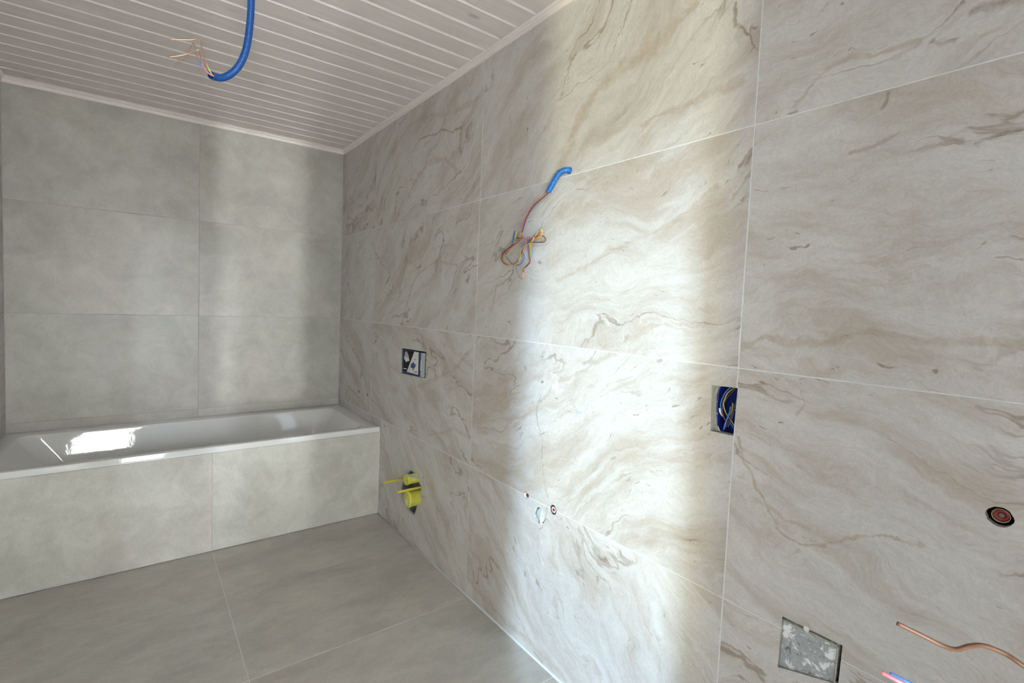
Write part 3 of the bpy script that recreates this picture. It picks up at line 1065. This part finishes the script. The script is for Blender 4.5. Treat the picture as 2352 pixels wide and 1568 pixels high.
# --- mortar-filled box at the bottom right
mb = thing('mortared_box', 'square wall box filled with lumpy grey mortar near the bottom right', 'wall box', (0, -3.13, .57))
child('cavity', cup(H_PLAS, .0105, .04, 1.0), M_BLACK, mb)
bm = bmesh.new()
NX, NZ = 56, 48
q = wpoly([(1797, 1422), (1922, 1484), (1911, 1580), (1785, 1537)])
tl, tr, br_, bl = [Vector(p) for p in q]
gv = []
for j in range(NZ+1):
    row = []
    for i in range(NX+1):
        a, c = i/NX, j/NZ
        p = tl.lerp(tr, a).lerp(bl.lerp(br_, a), c)
        h = noise.fractal(Vector((p.x*60, p.y*60, 1.3)), 1.0, 2.0, 4)*.0018
        # raised square cover with a slot below the middle, sunk rim around it
        inx = min(a-.16, .86-a)
        inz = min(c-.18, .92-c)
        e = min(inx, inz)
        h += .0035*max(0, min(1, e/.05))
        if .30 < a < .80 and .20+.12*a < c < .30+.15*a:
            h -= .004
        if .22 < a < .66 and .76+.12*a < c < .80+.14*a:
            h -= .005
        h += .0025*max(0, min(1, (.1-c)/.1))
        row.append(bm.verts.new((.0075-h, -p.x, p.y)))
    gv.append(row)
for j in range(NZ):
    for i in range(NX):
        bm.faces.new((gv[j][i], gv[j+1][i], gv[j+1][i+1], gv[j][i+1]))
r = bmesh.ops.extrude_edge_only(bm, edges=[e for e in bm.edges if len(e.link_faces) == 1])
for v in [v for v in r['geom'] if isinstance(v, bmesh.types.BMVert)]:
    v.co.x = .03
bmesh.ops.recalc_face_normals(bm, faces=bm.faces)
child('mortar_fill', bm, M_MORTAR, mb, True)
p0, p1, p2 = on_x(1799, 1421, .004), on_x(1925, 1484, .004), on_x(1915, 1578, .004)
bm = bmesh.new()
tube(bm, [p0, (p0+p1)/2, p1-Vector((0, -.001, 0))], .0022, 8)
tube(bm, [p1, (p1+p2)/2, p2], .0022, 8)
child('box_edge', bm, M_PLASTER, mb, True, label='beige box edge')
pt_ = on_x(1853, 1443, .002)
bm = bmesh.new()
cyl_x(bm, pt_.y, pt_.z, .0058, -.0005, .010, 20)
child('round_tab', bm, M_WHITEP, mb)

# ---------------------------------------------------------------- conduits and wires
def corrugated(pts, r, pitch, seg=18, depth=.085):
    bm = bmesh.new()
    p = resample(catmull(pts, 12), pitch/3)
    n = len(p)
    tube(bm, p, lambda i: r*(1-depth) if (n-1-i) % 3 == 2 else r, seg, cap=False)
    # inner skin near the open end and the lip
    k = max(0, n-22)
    tube(bm, p[k:], r*.80, seg, cap=False)
    bm.verts.ensure_lookup_table()
    tot = len(bm.verts)
    m2 = n-k
    outer = [bm.verts[(n-1)*seg+s] for s in range(seg)]
    innr = [bm.verts[n*seg+(m2-1)*seg+s] for s in range(seg)]
    best = min(range(seg), key=lambda s: (innr[s].co-outer[0].co).length)
    for s in range(seg):
        a, b_ = outer[s], outer[(s+1) % seg]
        c, d = innr[(s+1+best) % seg], innr[(s+best) % seg]
        bm.faces.new((a, b_, c, d))
    return bm


cc = thing('ceiling_conduit', 'blue corrugated conduit hanging in a hook shape from the white board ceiling', 'conduit', pix(577, -158, 1.45))
cpts = [pix(577, -172, 1.45), pix(577.5, -80, 1.45), pix(577, 0, 1.447), pix(573.5, 60, 1.443), pix(566, 110, 1.437), pix(553, 144, 1.430), pix(534, 167, 1.42), pix(512, 178, 1.402), pix(494, 176.5, 1.376), pix(485, 173, 1.354)]
child('conduit_pipe', corrugated(cpts, .0102, .0042, 18, .18), M_COND, cc, True)


def Cz(a, c, t):
    return pix(350+a/7.84, 40+c/7.84, t-.030*max(0, min(1, (1.404-t)/.022)))


for nm, mat, ins, cop in (
        ('wire', M_BLUE, [(1240, 1070, 1.405), (1150, 1060, 1.395), (1075, 1035, 1.382), (985, 980, 1.372), (900, 885, 1.365), (840, 820, 1.362), (802, 755, 1.36)],
         [(802, 755, 1.36), (772, 570, 1.36), (754, 486, 1.36), (738, 468, 1.36), (715, 495, 1.358), (600, 680, 1.352), (500, 770, 1.346), (395, 878, 1.34)]),
        ('wire', M_PINK, [(1240, 1075, 1.402), (1150, 1065, 1.392), (1080, 1050, 1.38), (985, 985, 1.37), (920, 895, 1.366), (890, 812, 1.364)],
         [(890, 812, 1.364), (862, 695, 1.364), (842, 615, 1.364), (815, 590, 1.362), (775, 602, 1.36), (640, 655, 1.352), (480, 692, 1.345), (275, 718, 1.335)]),
        ('wire', M_YELWIRE, [(1240, 1065, 1.404), (1150, 1060, 1.394), (1085, 1040, 1.382), (1035, 965, 1.376), (1000, 900, 1.373), (975, 842, 1.372)],
         [(975, 842, 1.372), (920, 690, 1.372), (888, 560, 1.372), (876, 450, 1.372), (870, 392, 1.372), (848, 371, 1.37), (800, 386, 1.366), (690, 404, 1.36), (500, 398, 1.35), (308, 403, 1.34)])):
    w = child(nm, wire_bm([Cz(*p) for p in ins], .0017, 5, 8), mat, cc, True)
    cpt = [Cz(*p) for p in cop]
    cpt[0] = cpt[0]+(cpt[0]-cpt[1]).normalized()*.004
    child('copper_end', wire_bm(cpt, .00095, 5, 6), M_COPPER, w, True)

wc = thing('wall_conduit', 'short light blue corrugated conduit elbow poking out of the marble wall with tangled wires', 'conduit', on_x(1306, 391, 0))
hc = Vector((0, -2.310, 1.8205))
wpts = [hc+Vector((.028, 0, 0)), hc+Vector((.004, 0, .0)), hc+Vector((-.012, .003, .0003)), on_x(1287, 396, -.0235), on_x(1276, 411, -.030), on_x(1267, 427, -.034), on_x(1259, 441, -.037)]
child('conduit_pipe', corrugated(wpts, .0108, .0050, 18, .20), M_COND_L, wc, True)


def Wz(a, c, x):
    return on_x(1150+a/9.8, 500+c/9.8, x)


stem = [(1262, 434, -.036), (1256, 443, -.038), (1240, 457, -.042), (1226, 470, -.043), (1213, 489, -.041), (1205, 507, -.037), (1199, 528, -.032)]
tang = {
    'brown': (M_BROWN, [(425, 430), (400, 500), (345, 472), (400, 455), (468, 432), (478, 455), (430, 510), (330, 580), (200, 670), (85, 765), (32, 860), (32, 960), (90, 1035), (200, 1052), (300, 1030), (400, 960), (450, 860), (482, 720), (515, 640), (600, 580), (700, 500), (780, 430), (880, 395), (960, 412), (1012, 475), (985, 540), (900, 551), (740, 549), (700, 542)], -.012, (2, 2)),
    'pink': (M_PINK, [(420, 410), (440, 430), (505, 408), (515, 440), (400, 545), (250, 665), (125, 765), (62, 860), (64, 960), (115, 1028), (250, 1048), (380, 985), (440, 880), (505, 740), (565, 570), (592, 462), (650, 436), (720, 446), (800, 400), (885, 330), (915, 345), (880, 395), (740, 490), (695, 600), (686, 750), (688, 925)], -.016, (-2, -1)),
    'yellow and green': (M_YG, [(440, 395), (430, 480), (330, 470), (362, 325), (310, 500), (290, 590), (260, 680), (180, 780), (112, 830), (104, 900), (155, 1010), (280, 1066), (360, 1040), (430, 930), (440, 770), (490, 680), (560, 620), (680, 545), (780, 400), (868, 275), (930, 285), (932, 370), (850, 450), (740, 500), (670, 560), (660, 700), (668, 850), (690, 930)], -.020, (3, -2)),
    'blue': (M_BLUE, [(460, 380), (455, 470), (300, 490), (320, 285), (280, 450), (258, 600), (170, 740), (106, 832), (180, 950), (252, 1032), (370, 1068), (470, 1020), (532, 900), (510, 800), (476, 720), (490, 620), (560, 535), (680, 490), (760, 400), (862, 272), (850, 320), (715, 500), (698, 610), (692, 750), (702, 930)], -.008, (4, 3))}
for i, (nm, (mat, loop, x, so)) in enumerate(tang.items()):
    pts = [on_x(a+so[0]*.55, c+so[1]*.55, xx+.001*i) for a, c, xx in stem]
    k = len(loop)
    pts += [Wz(a, c, x-.010*math.sin(j/k*9+i*1.3)*.6-.006) for j, (a, c) in enumerate(loop)]
    child('wire', wire_bm(pts, .0019, 5, 8), mat, wc, True, label='%s insulated wire' % nm)
for i, w in enumerate([w for w in wc.children if w.name.startswith('wire')][1:]):
    d = (i-1)*14
    cp = [(694+d*.3, 915, -.02), (650+d, 1010, -.022), (570+d, 1095, -.024), (505+d*.4, 1140, -.025), (515+d, 1240, -.026), (492+d, 1370, -.027), (465+d*.8, 1378, -.027), (425+d*.4, 1340, -.026), (375+d*.5, 1230, -.025), (345+d*.6, 1130, -.024)]
    if i != 1:
        cp = cp[:6]
    child('copper_end', wire_bm([Wz(*p) for p in cp], .0011, 5, 6), M_COPPER, w, True)

# --- loose wires at the right edge, coming from an opening just outside the picture
w1 = Vector((.02, -3.62, .80))
for nm, label, mat, pts, r in (
        ('wire', 'brown insulated wire curving in front of the marble wall at the lower right', M_CABLE,
         [pix(2061, 1431, .60), pix(2110, 1455, .59), pix(2160, 1480, .58), pix(2196, 1491, .57), pix(2228, 1483, .56), pix(2262, 1483, .55), pix(2310, 1502, .54), pix(2354, 1531, .53), pix(2440, 1590, .53), Vector((-.30, -3.60, .80)), w1], .0026),
        ('wire', 'pink wire tip at the bottom right edge, left of a blue one', M_PINK,
         [pix(2025, 1544, .60), pix(2060, 1562, .59), pix(2120, 1592, .58), pix(2300, 1680, .55), Vector((-.28, -3.58, .70)), w1+Vector((0, .006, -.006))], .0023),
        ('wire', 'blue wire tip at the bottom right edge, right of a pink one', M_BLUE,
         [pix(2043, 1546, .61), pix(2080, 1564, .60), pix(2140, 1594, .59), pix(2310, 1676, .56), Vector((-.28, -3.59, .71)), w1+Vector((0, -.006, -.004))], .0023)):
    t = thing(nm, label, 'wire', pts[-1], 'loose wires at the right edge')
    child('insulation', wire_bm(pts, r, 6, 10), mat, t, True)
